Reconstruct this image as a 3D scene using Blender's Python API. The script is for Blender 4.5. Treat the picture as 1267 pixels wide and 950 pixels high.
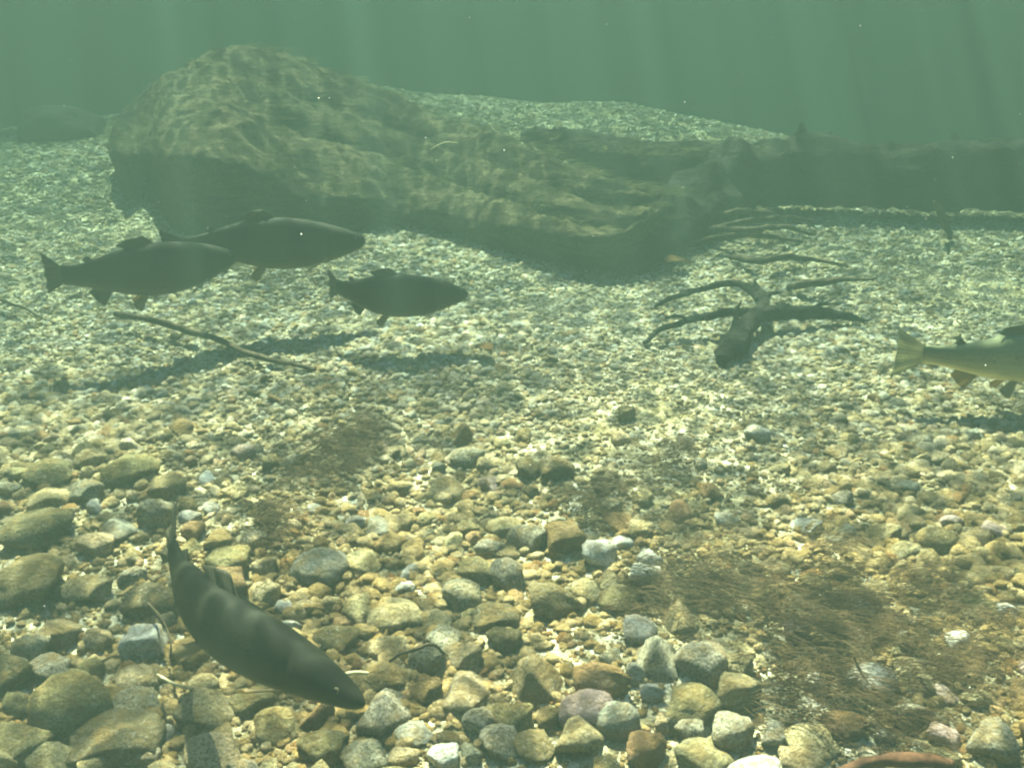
import bpy, bmesh, math, random
import numpy as np
from mathutils import Vector, noise, Matrix

for o in list(bpy.data.objects):
    bpy.data.objects.remove(o, do_unlink=True)
S = bpy.context.scene
C = S.collection
R = math.radians
random.seed(7)
rng = np.random.default_rng(7)

# ------------------------------------------------------------------ camera
CAM_Z, PITCH, FPX, W0, H0 = 0.95, R(23.3), 1217.0, 1267.0, 950.0
cd = bpy.data.cameras.new('camera')
cam = bpy.data.objects.new('camera', cd)
C.objects.link(cam)
cam.location = (0, 0, CAM_Z)
cam.rotation_euler = (math.pi / 2 - PITCH, 0, 0)
cd.sensor_fit = 'HORIZONTAL'
cd.sensor_width = 36.0
cd.lens = 36.0 * FPX / W0
cd.clip_start = 0.02
cd.clip_end = 300
S.camera = cam

# ------------------------------------------------------------------ sky, sun, exposure
SUN = Vector((-0.15, 0.54, 0.83)).normalized()      # towards the sun (already bent by the water surface)
world = bpy.data.worlds.new('World')
S.world = world
world.use_nodes = True
wn = world.node_tree
bg = wn.nodes['Background']
sky = wn.nodes.new('ShaderNodeTexSky')
sky.sky_type = 'NISHITA'
sky.sun_disc = False
sky.sun_elevation = math.asin(SUN.z)
sky.sun_rotation = math.atan2(SUN.x, SUN.y)
wn.links.new(sky.outputs[0], bg.inputs[0])
bg.inputs[1].default_value = 0.1
sd = bpy.data.lights.new('sun', 'SUN')
sd.energy = 5.0
sd.angle = R(0.3)
sd.color = (1.0, 0.91, 0.70)
sun = bpy.data.objects.new('sun', sd)
C.objects.link(sun)
sun.location = (-2, 5, 8)
sun.rotation_euler = (-SUN).to_track_quat('-Z', 'Y').to_euler()
S.view_settings.view_transform = 'Standard'
S.view_settings.look = 'None'
S.view_settings.exposure = 4.25
S.view_settings.gamma = 1.0
S.view_settings.use_curve_mapping = False
S.render.engine = 'CYCLES'
cy = S.cycles
cy.use_denoising = True
cy.max_bounces = 6
cy.diffuse_bounces = 2
cy.glossy_bounces = 2
cy.transmission_bounces = 2
cy.volume_bounces = 1
cy.transparent_max_bounces = 8
cy.caustics_reflective = False
cy.caustics_refractive = False
cy.sample_clamp_indirect = 4
cy.filter_width = 2.1

# ------------------------------------------------------------------ pixel -> place helpers
FWD = Vector((0, math.cos(PITCH), -math.sin(PITCH)))
UPV = Vector((0, math.sin(PITCH), math.cos(PITCH)))
CAMP = Vector((0, 0, CAM_Z))


def ray(x, y):
    return FWD + Vector((1, 0, 0)) * ((x - W0 / 2) / FPX) + UPV * ((H0 / 2 - y) / FPX)


def on_z(x, y, z):
    d = ray(x, y)
    return CAMP + d * ((z - CAM_Z) / d.z)


def at_y(x, y, Y):
    d = ray(x, y)
    return CAMP + d * (Y / d.y)


# ------------------------------------------------------------------ terrain height
def _line(a, b):
    d = (b - a).normalized()
    return a, Vector((-d.y, d.x))


_pts = [Vector((-6.2, 4.0)), Vector((-3.0, 5.9)), Vector((-1.1, 6.9)), Vector((1.5, 5.45)), Vector((2.6, 4.75)), Vector((4.2, 3.6))]
_EDGES = [_line(_pts[i], _pts[i + 1]) for i in range(len(_pts) - 1)]


def height(x, y):
    f = -1e9
    for p, n in _EDGES:
        f = max(f, (x - p.x) * n.x + (y - p.y) * n.y)
    f += 0.12 * noise.noise(Vector((x * 0.8, y * 0.8, 3.0)))
    w = 0.08
    sp = w * math.log1p(math.exp(min(40, f / w)))
    h = -min(0.55 * sp, 2.2 + 0.04 * sp)
    q = min(1.0, max(0.0, (y - 3.9) / 2.2))
    h += 0.20 * q * q * (3 - 2 * q) * min(1.0, max(0.25, (3.0 - abs(x + 0.3)) / 2.0))
    h += 0.045 * noise.noise(Vector((x * 0.7, y * 0.7, 0.0)))
    h += 0.022 * noise.noise(Vector((x * 2.3, y * 2.3, 5.0)))
    return h


def on_ground(x, y, dz=0.0):
    z = 0.0
    for _ in range(6):
        p = on_z(x, y, z + dz)
        z = height(p.x, p.y)
    return on_z(x, y, z + dz)


# ------------------------------------------------------------------ node helpers
def mat(name, rough=0.8):
    m = bpy.data.materials.new(name)
    m.use_nodes = True
    nt = m.node_tree
    b = nt.nodes['Principled BSDF']
    b.inputs['Roughness'].default_value = rough
    b.inputs['Specular IOR Level'].default_value = 0.15      # wet surfaces under water hardly shine
    return m, nt, b


def nd(nt, t, **kw):
    n = nt.nodes.new(t)
    for k, v in kw.items():
        if k in n.inputs.keys():
            n.inputs[k].default_value = v
        else:
            setattr(n, k, v)
    return n


def ramp(nt, fac, stops, interp='LINEAR'):
    r = nt.nodes.new('ShaderNodeValToRGB')
    r.color_ramp.interpolation = interp
    e = r.color_ramp.elements
    while len(e) < len(stops):
        e.new(0.5)
    for i, (p, c) in enumerate(stops):
        e[i].position = p
        e[i].color = (c[0], c[1], c[2], 1) if hasattr(c, '__len__') else (c, c, c, 1)
    nt.links.new(fac, r.inputs[0])
    return r.outputs[0]


def mixc(nt, a, b, fac, mode='MIX'):
    m = nt.nodes.new('ShaderNodeMix')
    m.data_type = 'RGBA'
    m.blend_type = mode
    for sock, v in ((m.inputs[0], fac), (m.inputs[6], a), (m.inputs[7], b)):
        if hasattr(v, 'is_output'):
            nt.links.new(v, sock)
        elif hasattr(v, '__len__'):
            sock.default_value = (v[0], v[1], v[2], 1)
        else:
            sock.default_value = v
    return m.outputs[2]


def mth(nt, op, a, b=None, c=None, clamp=False):
    m = nt.nodes.new('ShaderNodeMath')
    m.operation = op
    m.use_clamp = clamp
    for i, v in enumerate((a, b, c)):
        if v is None:
            continue
        if hasattr(v, 'is_output'):
            nt.links.new(v, m.inputs[i])
        else:
            m.inputs[i].default_value = v
    return m.outputs[0]


def bump(nt, b, h, strength, dist):
    n = nt.nodes.new('ShaderNodeBump')
    n.inputs['Strength'].default_value = strength
    n.inputs['Distance'].default_value = dist
    nt.links.new(h, n.inputs['Height'])
    nt.links.new(n.outputs[0], b.inputs['Normal'])


def noisetex(nt, vec, scale, detail=4.0, rough=0.55):
    n = nd(nt, 'ShaderNodeTexNoise', Scale=scale, Detail=detail, Roughness=rough)
    nt.links.new(vec, n.inputs['Vector'])
    return n.outputs['Fac']


# ------------------------------------------------------------------ materials
def stone_material(name, base, dark, speck=0.5, instancer=False):
    m, nt, b = mat(name, 0.75)
    pos = nt.nodes.new('ShaderNodeNewGeometry').outputs['Position']
    if instancer:
        at = nd(nt, 'ShaderNodeAttribute', attribute_type='INSTANCER', attribute_name='tint')
        col = at.outputs['Color']
        dk = mixc(nt, col, (0.30, 0.27, 0.2), 1.0, 'MULTIPLY')
    else:
        rnd = nt.nodes.new('ShaderNodeObjectInfo').outputs['Random']
        hs = nd(nt, 'ShaderNodeHueSaturation')
        hs.inputs['Color'].default_value = (*base, 1)
        nt.links.new(mth(nt, 'MULTIPLY_ADD', rnd, 0.50, 0.62), hs.inputs['Value'])
        nt.links.new(mth(nt, 'MULTIPLY_ADD', mth(nt, 'FRACT', mth(nt, 'MULTIPLY', rnd, 7.3)), 0.03, 0.485), hs.inputs['Hue'])
        col = hs.outputs['Color']
        dk = dark
    sp = noisetex(nt, pos, 230, 4.0, 0.75)
    spf = ramp(nt, sp, [(0.40, 1.0), (0.52, 0.0)])
    c1 = mixc(nt, col, dk, mth(nt, 'MULTIPLY', spf, speck))
    spl = ramp(nt, noisetex(nt, pos, 210, 2.0, 0.6), [(0.58, 0.0), (0.68, 1.0)])
    c2 = mixc(nt, c1, (0.62, 0.60, 0.52), mth(nt, 'MULTIPLY', spl, 0.35 * speck + 0.1))
    # film of brown algae and silt in blotches of its own
    al = ramp(nt, noisetex(nt, pos, 30, 6.0, 0.7), [(0.45, 0.0), (0.62, 1.0)])
    c3 = mixc(nt, c2, (0.22, 0.135, 0.038), mth(nt, 'MULTIPLY', al, 0.65))
    nt.links.new(c3, b.inputs['Base Color'])
    bump(nt, b, mth(nt, 'ADD', noisetex(nt, pos, 120, 6.0, 0.75), mth(nt, 'MULTIPLY', noisetex(nt, pos, 42, 4.0, 0.6), 1.6)), 1.0, 0.014)
    return m


STONES = {      # look class: (base colour, dark speck, speck strength)
    'grey': ((0.40, 0.36, 0.245), (0.06, 0.06, 0.045), 0.85),
    'tan': ((0.46, 0.37, 0.19), (0.11, 0.08, 0.04), 0.7),
    'olive': ((0.28, 0.22, 0.095), (0.07, 0.055, 0.025), 0.6),
    'white': ((0.70, 0.68, 0.58), (0.14, 0.13, 0.10), 0.5),
    'rust': ((0.25, 0.155, 0.065), (0.10, 0.05, 0.02), 0.4),
    'dark': ((0.155, 0.125, 0.06), (0.04, 0.035, 0.02), 0.5),
    'blue': ((0.39, 0.375, 0.285), (0.10, 0.11, 0.10), 0.5),
    'pink': ((0.60, 0.45, 0.38), (0.22, 0.13, 0.09), 0.35),
}
SM = {k: stone_material('stone_' + k, *v) for k, v in STONES.items()}
GRAVEL = stone_material('gravel_stone', None, None, 0.5, True)


def bed_material():
    m, nt, b = mat('river_gravel_bed', 0.9)
    pos = nt.nodes.new('ShaderNodeNewGeometry').outputs['Position']
    v = nd(nt, 'ShaderNodeTexVoronoi', Scale=55.0)
    nt.links.new(pos, v.inputs['Vector'])
    sep = nt.nodes.new('ShaderNodeSeparateColor')
    nt.links.new(v.outputs['Color'], sep.inputs[0])
    c = ramp(nt, sep.outputs[0], [(0.0, (0.20, 0.17, 0.095)), (0.35, (0.36, 0.31, 0.19)), (0.7, (0.46, 0.42, 0.29)), (1.0, (0.62, 0.59, 0.47))])
    n = ramp(nt, noisetex(nt, pos, 5, 4), [(0.35, (0.55, 0.5, 0.36)), (0.65, (1, 1, 1))])
    c = mixc(nt, c, n, 1.0, 'MULTIPLY')
    nt.links.new(c, b.inputs['Base Color'])
    h = mth(nt, 'SUBTRACT', noisetex(nt, pos, 160, 3), v.outputs['Distance'])
    bump(nt, b, h, 0.9, 0.012)
    return m


def wood_material(name, dark, light, moss, fibre_scale=(4, 60, 60), fleck=0.45):
    m, nt, b = mat(name, 0.9)
    tc = nt.nodes.new('ShaderNodeNewGeometry').outputs['Position']
    mp = nd(nt, 'ShaderNodeMapping')
    mp.inputs['Scale'].default_value = fibre_scale
    nt.links.new(tc, mp.inputs['Vector'])
    f = noisetex(nt, mp.outputs[0], 1.0, 6.0, 0.65)
    c = ramp(nt, f, [(0.32, dark), (0.68, light)])
    ms = ramp(nt, noisetex(nt, tc, 9, 6, 0.7), [(0.42, 0.0), (0.6, 1.0)])
    c = mixc(nt, c, moss, mth(nt, 'MULTIPLY', ms, 0.7))
    sp = ramp(nt, noisetex(nt, tc, 90, 3, 0.7), [(0.56, 0.0), (0.66, 1.0)])
    c = mixc(nt, c, (0.30, 0.27, 0.17), mth(nt, 'MULTIPLY', sp, fleck))
    nt.links.new(c, b.inputs['Base Color'])
    h = mth(nt, 'ADD', f, mth(nt, 'MULTIPLY', noisetex(nt, tc, 45, 5, 0.7), 0.8))
    bump(nt, b, h, 0.9, 0.03)
    return m


def plain_noise(name, c1, c2, scale, rough=0.85, bs=0.4):
    m, nt, b = mat(name, rough)
    pos = nt.nodes.new('ShaderNodeNewGeometry').outputs['Position']
    f = noisetex(nt, pos, scale, 4)
    nt.links.new(ramp(nt, f, [(0.35, c1), (0.65, c2)]), b.inputs['Base Color'])
    bump(nt, b, f, bs, 0.004)
    return m


M_BED = bed_material()
M_BARK = wood_material('mossy_bark', (0.026, 0.020, 0.010), (0.125, 0.094, 0.043), (0.06, 0.052, 0.022), (5, 22, 40), 0.25)
M_LOG = wood_material('dark_waterlogged_wood', (0.006, 0.005, 0.0035), (0.022, 0.018, 0.011), (0.014, 0.0145, 0.007), (5, 45, 45), 0.05)
M_TWIG = plain_noise('dark_twig_bark', (0.035, 0.025, 0.014), (0.085, 0.062, 0.034), 90)
M_REDTWIG = plain_noise('red_brown_twig_bark', (0.05, 0.022, 0.011), (0.11, 0.05, 0.024), 90)
M_STRAW = plain_noise('pale_straw', (0.45, 0.38, 0.2), (0.62, 0.54, 0.32), 120)
M_LEAF = plain_noise('sodden_leaf', (0.13, 0.065, 0.02), (0.22, 0.12, 0.04), 60)
M_ALGAE = plain_noise('brown_algae', (0.034, 0.022, 0.009), (0.085, 0.053, 0.022), 40)
M_ALGAE2 = plain_noise('olive_algae', (0.05, 0.045, 0.016), (0.14, 0.12, 0.045), 40)
M_SPECK = plain_noise('drifting_speck', (0.5, 0.5, 0.42), (0.75, 0.75, 0.65), 50)


# ------------------------------------------------------------------ object helpers
def link(name, me, m=None, parent=None, label=None, cat=None, group=None, kind=None, smooth=True):
    o = bpy.data.objects.new(name, me)
    C.objects.link(o)
    if m and me and not me.materials:
        me.materials.append(m)
    if me and smooth and me.polygons:
        me.polygons.foreach_set('use_smooth', np.ones(len(me.polygons), dtype=bool))
    if parent:
        o.parent = parent
    tag(o, label, cat, group, kind)
    return o


def tag(o, label=None, cat=None, group=None, kind=None):
    for k, v in (('label', label), ('category', cat), ('group', group), ('kind', kind)):
        if v:
            o[k] = v
    return o


def empty(name, loc, label, cat, group=None):
    o = bpy.data.objects.new(name, None)
    o.empty_display_size = 0.05
    C.objects.link(o)
    o.location = loc
    return tag(o, label, cat, group)


def mesh(name, verts, faces):
    me = bpy.data.meshes.new(name)
    me.from_pydata([tuple(v) for v in verts], [], faces)
    me.update()
    return me


def child_mesh(name, verts, faces, m, parent, off, **kw):
    """verts in world space; stored relative to the parent thing's base"""
    return link(name, mesh(name, [Vector(v) - off for v in verts], faces), m, parent, **kw)


def catmull(pts, n):
    pts = [Vector(p) for p in pts]
    P = [pts[0] * 2 - pts[1]] + pts + [pts[-1] * 2 - pts[-2]]
    segs = len(pts) - 1
    out = []
    for i in range(n):
        u = i / (n - 1) * segs
        k = min(int(u), segs - 1)
        t = u - k
        a, b, c, d = P[k], P[k + 1], P[k + 2], P[k + 3]
        out.append(0.5 * ((2 * b) + (c - a) * t + (2 * a - 5 * b + 4 * c - d) * t * t + (3 * b - a - 3 * c + d) * t ** 3))
    return out


def interp(xs, ys, x):
    return float(np.interp(x, xs, ys))


def tube(pts, radii, n=40, seg=12, rough=0.12, freq=18.0, seed=0.0, flat=1.0, crook=14.0, crook_amp=0.0):
    """an uneven tapering branch along pts; radii given per control point"""
    path = catmull(pts, n)
    path = [p + Vector((noise.noise(p * crook + Vector((seed, 0, 0))), noise.noise(p * crook + Vector((0, seed, 9))), noise.noise(p * crook + Vector((5, 0, seed))))) * (crook_amp * min(1, 6 * i / n)) for i, p in enumerate(path)] if crook_amp else path
    rr = np.interp(np.linspace(0, 1, n), np.linspace(0, 1, len(radii)), radii)
    verts, faces = [], []
    for i, p in enumerate(path):
        t = (path[min(i + 1, n - 1)] - path[max(i - 1, 0)]).normalized()
        side = t.cross(Vector((0, 0, 1)))
        side = side.normalized() if side.length > 1e-4 else Vector((1, 0, 0))
        up = side.cross(t).normalized()
        for j in range(seg):
            a = 2 * math.pi * j / seg
            dvec = side * math.cos(a) + up * math.sin(a) * flat
            k = 1 + rough * 2 * noise.noise(p * freq + dvec * 1.3 + Vector((seed, seed, 0)))
            k += rough * noise.noise(Vector((math.cos(a) * 3, math.sin(a) * 3, i * 0.06 + seed)))
            verts.append(p + dvec * rr[i] * k)
    for i in range(n - 1):
        for j in range(seg):
            faces.append((i * seg + j, i * seg + (j + 1) % seg, (i + 1) * seg + (j + 1) % seg, (i + 1) * seg + j))
    a = len(verts)
    verts.append(path[0])
    verts.append(path[-1])
    for j in range(seg):
        faces.append((a, (j + 1) % seg, j))
        faces.append((a + 1, (n - 1) * seg + j, (n - 1) * seg + (j + 1) % seg))
    return verts, faces


# ================================================================== SETTING: river bed
def axis(lo, hi, fine_lo, fine_hi, fine, coarse):
    a = list(np.arange(lo, fine_lo, coarse)) + list(np.arange(fine_lo, fine_hi, fine)) + list(np.arange(fine_hi, hi + coarse, coarse))
    return a


gx = axis(-40, 40, -6, 6, 0.06, 1.0)
gy = axis(-8, 46, 0.4, 11, 0.06, 1.0)
gv = [(x, y, height(x, y) + 0.004 * noise.noise(Vector((x * 14, y * 14, 0)))) for y in gy for x in gx]
nx = len(gx)
gf = [(j * nx + i, j * nx + i + 1, (j + 1) * nx + i + 1, (j + 1) * nx + i) for j in range(len(gy) - 1) for i in range(nx - 1)]
riverbed = link('riverbed', mesh('riverbed', gv, gf), M_BED, kind='structure')

# ------------------------------------------------------------------ water surface, its transparency painted with a caustic web that patterns the sun
WATER_Z = 1.42


def water_material():
    m = bpy.data.materials.new('caustic_gobo_water_surface')
    m.use_nodes = True
    nt = m.node_tree
    nt.nodes.clear()
    out = nt.nodes.new('ShaderNodeOutputMaterial')
    pos = nt.nodes.new('ShaderNodeNewGeometry').outputs['Position']
    wnz = nd(nt, 'ShaderNodeTexNoise', Scale=4.5, Detail=2.0)
    nt.links.new(pos, wnz.inputs['Vector'])
    vm = nt.nodes.new('ShaderNodeVectorMath')
    vm.operation = 'MULTIPLY_ADD'
    nt.links.new(wnz.outputs['Color'], vm.inputs[0])
    vm.inputs[1].default_value = (0.16, 0.16, 0)
    nt.links.new(pos, vm.inputs[2])

    def web(scale, k, off):
        mp = nd(nt, 'ShaderNodeMapping')
        mp.inputs['Location'].default_value = (off, off * 0.7, 0)
        mp.inputs['Scale'].default_value = (1, 1, 0)
        nt.links.new(vm.outputs[0], mp.inputs['Vector'])
        v = nd(nt, 'ShaderNodeTexVoronoi', Scale=scale, feature='DISTANCE_TO_EDGE')
        nt.links.new(mp.outputs[0], v.inputs['Vector'])
        d = v.outputs['Distance']
        return mth(nt, 'POWER', mth(nt, 'SUBTRACT', 1.0, mth(nt, 'MULTIPLY', d, k, clamp=True)), 3.0)

    a = web(9.0, 2.6, 0.0)
    b = web(14.0, 2.4, 3.1)
    s = mth(nt, 'ADD', mth(nt, 'MULTIPLY', a, 0.75), mth(nt, 'MULTIPLY', b, 0.42))
    big = ramp(nt, noisetex(nt, pos, 2.2, 2.0), [(0.36, 0.55), (0.62, 1.0)])
    s = mth(nt, 'MULTIPLY', s, big)
    s = mth(nt, 'MULTIPLY_ADD', mth(nt, 'POWER', s, 1.7), 1.7, mth(nt, 'MULTIPLY_ADD', big, 0.09, 0.07), clamp=True)
    cc = nt.nodes.new('ShaderNodeCombineColor')
    for i in range(3):
        nt.links.new(s, cc.inputs[i])
    tr = nt.nodes.new('ShaderNodeBsdfTransparent')
    nt.links.new(cc.outputs[0], tr.inputs[0])
    gl = nd(nt, 'ShaderNodeBsdfGlossy', Roughness=0.15)
    gl.inputs['Color'].default_value = (0.75, 0.85, 0.8, 1)
    fr = nd(nt, 'ShaderNodeFresnel', IOR=1.333)
    bn = nt.nodes.new('ShaderNodeBump')
    bn.inputs['Strength'].default_value = 0.15
    bn.inputs['Distance'].default_value = 0.03
    nt.links.new(noisetex(nt, pos, 5, 3), bn.inputs['Height'])
    nt.links.new(bn.outputs[0], gl.inputs['Normal'])
    mx = nt.nodes.new('ShaderNodeMixShader')
    nt.links.new(fr.outputs[0], mx.inputs[0])
    nt.links.new(tr.outputs[0], mx.inputs[1])
    nt.links.new(gl.outputs[0], mx.inputs[2])
    nt.links.new(mx.outputs[0], out.inputs[0])
    return m


link('water_surface', mesh('water_surface', [(-39, -7, WATER_Z), (39, -7, WATER_Z), (39, 45, WATER_Z), (-39, 45, WATER_Z)], [(0, 1, 2, 3)]),
     water_material(), kind='structure', smooth=False)

# ------------------------------------------------------------------ the murky water itself (even density)
HAZE_DENSITY = 0.42
hm = bpy.data.materials.new('murky_green_water')
hm.use_nodes = True
ht = hm.node_tree
ht.nodes.clear()
ho = ht.nodes.new('ShaderNodeOutputMaterial')
pv = ht.nodes.new('ShaderNodeVolumePrincipled')
pv.inputs['Color'].default_value = (0.040, 0.066, 0.055, 1)
pv.inputs['Absorption Color'].default_value = (0.0, 0.035, 0.02, 1)      # red light is lost first
pv.inputs['Density'].default_value = HAZE_DENSITY
pv.inputs['Anisotropy'].default_value = 0.0
ht.links.new(pv.outputs[0], ho.inputs['Volume'])
bm = bmesh.new()
bmesh.ops.create_cube(bm, size=1.0)
for v in bm.verts:
    v.co = Vector((v.co.x * 82, 19 + v.co.y * 58, (v.co.z + 0.5) * 6.0 - 4.5))
me = bpy.data.meshes.new('haze')
bm.to_mesh(me)
bm.free()
link('haze', me, hm, kind='stuff', smooth=False)


# ================================================================== the big sunken trunk (mossy slab) on the left
def big_trunk():
    top = [(135, 186), (142, 160), (165, 130), (198, 102), (230, 85), (262, 72), (300, 60), (340, 66), (380, 80), (450, 104), (500, 124), (560, 150), (610, 166), (660, 186), (700, 204), (760, 228), (815, 238), (832, 241)]
    edge = [(134, 190), (150, 190), (175, 191), (205, 195), (235, 200), (268, 206), (305, 215), (345, 238), (375, 253), (445, 255), (500, 264), (560, 275), (610, 286), (660, 295), (700, 301), (752, 303), (805, 277), (833, 246)]
    bot = [(138, 246), (152, 262), (176, 256), (205, 294), (235, 303), (268, 305), (305, 303), (345, 302), (375, 301), (445, 294), (500, 290), (560, 305), (610, 320), (660, 334), (700, 346), (752, 352), (800, 340), (834, 306)]
    back = [0.35, 0.45, 0.6, 0.75, 0.85, 0.92, 0.95, 0.95, 0.92, 0.85, 0.8, 0.72, 0.62, 0.52, 0.45, 0.36, 0.3, 0.26]
    n, rows = 260, 84
    cols = []
    for k in range(len(top)):
        b = on_ground(*bot[k]) + Vector((0, 0.1, 0))
        e = at_y(*edge[k], b.y - 0.03)
        t = at_y(*top[k], e.y + back[k])
        mid = e.lerp(t, 0.5) + Vector((0, 0, 0.012 + 0.015 * back[k]))
        fm = e.lerp(b, 0.5) + Vector((0, 0.02, 0))
        bb = Vector((t.x, t.y + 0.5, height(t.x, t.y + 0.5) - 0.08))
        bk = Vector((t.x, t.y + 0.3, t.z * 0.62))
        b = Vector((b.x, b.y + 0.02, height(b.x, b.y) - 0.06))
        cols.append([b, fm, e, e.lerp(mid, 0.5) + Vector((0, 0, 0.012)), mid, mid.lerp(t, 0.55) + Vector((0, 0, 0.015)), t, bk, bb])
    m = len(cols[0])
    longs = [catmull([c[q] for c in cols], n) for q in range(m)]
    verts = []
    for i in range(n):
        ring = catmull([longs[q][i] for q in range(m)], rows)
        u = i / (n - 1)
        for j, p in enumerate(ring):
            v = j / (rows - 1) * (m - 1)
            q = Vector((p.x * 1.1, (p.y + 0.42 * p.x) * 9, p.z * 11))
            d = 0.016 * noise.noise(q) + 0.022 * (0.35 - abs(noise.noise(q * 1.7 + Vector((3, 1, 7))))) + 0.014 * noise.noise(q * 2.6) + 0.009 * noise.noise(p * 23) + 0.007 * noise.noise(p * 55)
            # long split in the wood running towards the thin end, with a plank-like step
            vg = 4.1 - 1.35 * max(0, (u - 0.35) / 0.55)
            if u > 0.28 and v > 2.1:
                g = (v - vg) / 0.22
                f = min(1, (u - 0.28) / 0.12)
                d -= 0.055 * f * math.exp(-g * g)
                if v < vg:
                    d += 0.022 * f * min(1, (vg - v) / 0.3)
                vg2 = 5.2 - 1.0 * u
                g = (v - vg2) / 0.16
                d -= 0.034 * f * math.exp(-g * g)
            nrm = Vector((0, -0.75, 0.6)) if v < 2.2 else Vector((0, -0.25, 0.95))
            verts.append(p + nrm * d)
    faces = [(i * rows + j, (i + 1) * rows + j, (i + 1) * rows + j + 1, i * rows + j + 1) for i in range(n - 1) for j in range(rows - 1)]
    for i in (0, n - 1):
        base = i * rows
        cidx = len(verts)
        verts.append(sum((verts[base + j] for j in range(rows)), Vector()) / rows)
        faces += [(cidx, base + j, base + j + 1) if i == 0 else (cidx, base + j + 1, base + j) for j in range(rows - 1)]
    return verts, faces, n, rows


tv, tf, TN, TR = big_trunk()
toff = Vector((-1.0, 3.6, 0))
trunk = empty('sunken_tree', toff, 'huge mossy tree trunk slab lying sunken, dappled with light on its sloping top', 'log')
child_mesh('trunk', tv, tf, M_BARK, trunk, toff)


def strands(spots, m_len, count, flow, spread, wid, lift=0.5, fan=0.45):
    """thin flat-sided filaments rooted at spots, trailing with the current"""
    verts, faces = [], []
    for (p, nrm) in spots:
        for _ in range(count):
            root = p + Vector((random.gauss(0, spread), random.gauss(0, spread), 0))
            L = m_len * random.uniform(0.4, 1.25)
            d = (flow + Vector((random.gauss(0, fan), random.gauss(0, fan), 0))).normalized()
            up = nrm * random.uniform(0.4, 1.3) * lift
            w = wid * random.uniform(0.6, 1.3)
            side = d.cross(Vector((0, 0, 1))).normalized()
            prev = None
            wob = random.uniform(0, 6.3)
            seg = 5
            for k in range(seg + 1):
                t = k / seg
                c = root + d * (L * t * (0.45 + 0.55 * t)) + up * (L * (t - 0.62 * t * t)) + side * (0.07 * L * math.sin(wob + t * 5))
                ww = w * (1 - 0.75 * t)
                tri = []
                for a in (0, 2.094, 4.189):
                    verts.append(c + side * (ww * math.cos(a)) + Vector((0, 0, ww * math.sin(a))))
                    tri.append(len(verts) - 1)
                if prev:
                    for q in range(3):
                        faces.append((prev[q], prev[(q + 1) % 3], tri[(q + 1) % 3], tri[q]))
                prev = tri
    return verts, faces


FLOW = Vector((0.85, -0.5, 0)).normalized()
spots = []
for _ in range(420):
    i, j = random.randrange(2, TN - 2), random.randrange(24, TR - 16)
    if random.random() < 0.35:
        j = random.randrange(58, 66)
    spots.append((tv[i * TR + j], Vector((0, 0, 1))))
av, af = strands(spots, 0.06, 9, FLOW, 0.02, 0.0013, 0.45)
child_mesh('algae_fringe', av, af, M_ALGAE2, trunk, toff, kind='stuff')

# ================================================================== the dark log behind, reaching out to the right
lo = Vector((2.2, 3.95, 0))
log = empty('sunken_log', lo, 'long dark waterlogged tree trunk with a broken tip, lying level behind the mossy slab', 'log')
lp = [(648, 168, 4.25, 8), (672, 172, 4.2, 15), (720, 184, 4.15, 20), (790, 202, 4.08, 27), (860, 214, 4.0, 37), (930, 216, 3.95, 40), (1000, 212, 3.92, 42), (1080, 217, 3.9, 38), (1160, 217, 3.88, 40), (1260, 214, 3.86, 46), (1400, 212, 3.84, 50), (1620, 210, 3.8, 54), (1900, 206, 3.76, 56)]
v, f = tube([at_y(x, y, Y) for x, y, Y, r in lp], [r * Y / FPX * 0.97 for x, y, Y, r in lp], 240, 40, 0.13, 5.0, 2.0, 1.0)
v = [p + Vector((0, 0, 0.014 * noise.noise(p * 17) + 0.010 * noise.noise(p * 41))) for p in v]
child_mesh('trunk', v, f, M_LOG, log, lo)
# broken limb slanting down from the log to the bed
v, f = tube([at_y(905, 216, 3.92), at_y(868, 252, 3.72), at_y(832, 290, 3.45), at_y(800, 322, 3.2), on_ground(758, 352, -0.015)],
            [0.15, 0.12, 0.085, 0.055, 0.012], 80, 24, 0.28, 9, 4.0)
child_mesh('limb', v, f, M_LOG, log, lo)
for (x0, y0, x1, y1, r) in ((985, 178, 992, 152, 0.018), (1012, 180, 1028, 163, 0.014), (1176, 186, 1180, 165, 0.02), (690, 176, 700, 158, 0.012)):
    v, f = tube([at_y(x0, y0, 3.95), at_y((x0 + x1) / 2 + 3, (y0 + y1) / 2, 3.93), at_y(x1, y1, 3.94)], [r * 1.7, r * 1.2, r * 0.4], 12, 9, 0.2, 20, x0)
    child_mesh('knot_stub', v, f, M_LOG, log, lo)
spots = []
for _ in range(130):
    x = random.uniform(660, 1300)
    Y = 4.0
    yy = interp([648, 720, 860, 1000, 1080, 1260], [161, 166, 178, 172, 180, 170], x)
    spots.append((at_y(x, yy + random.uniform(3, 20), 3.92), Vector((0, 0, 1))))
av, af = strands(spots, 0.05, 8, FLOW, 0.02, 0.0013, 0.6)
child_mesh('algae_fringe', av, af, M_ALGAE2, log, lo, kind='stuff')


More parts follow.
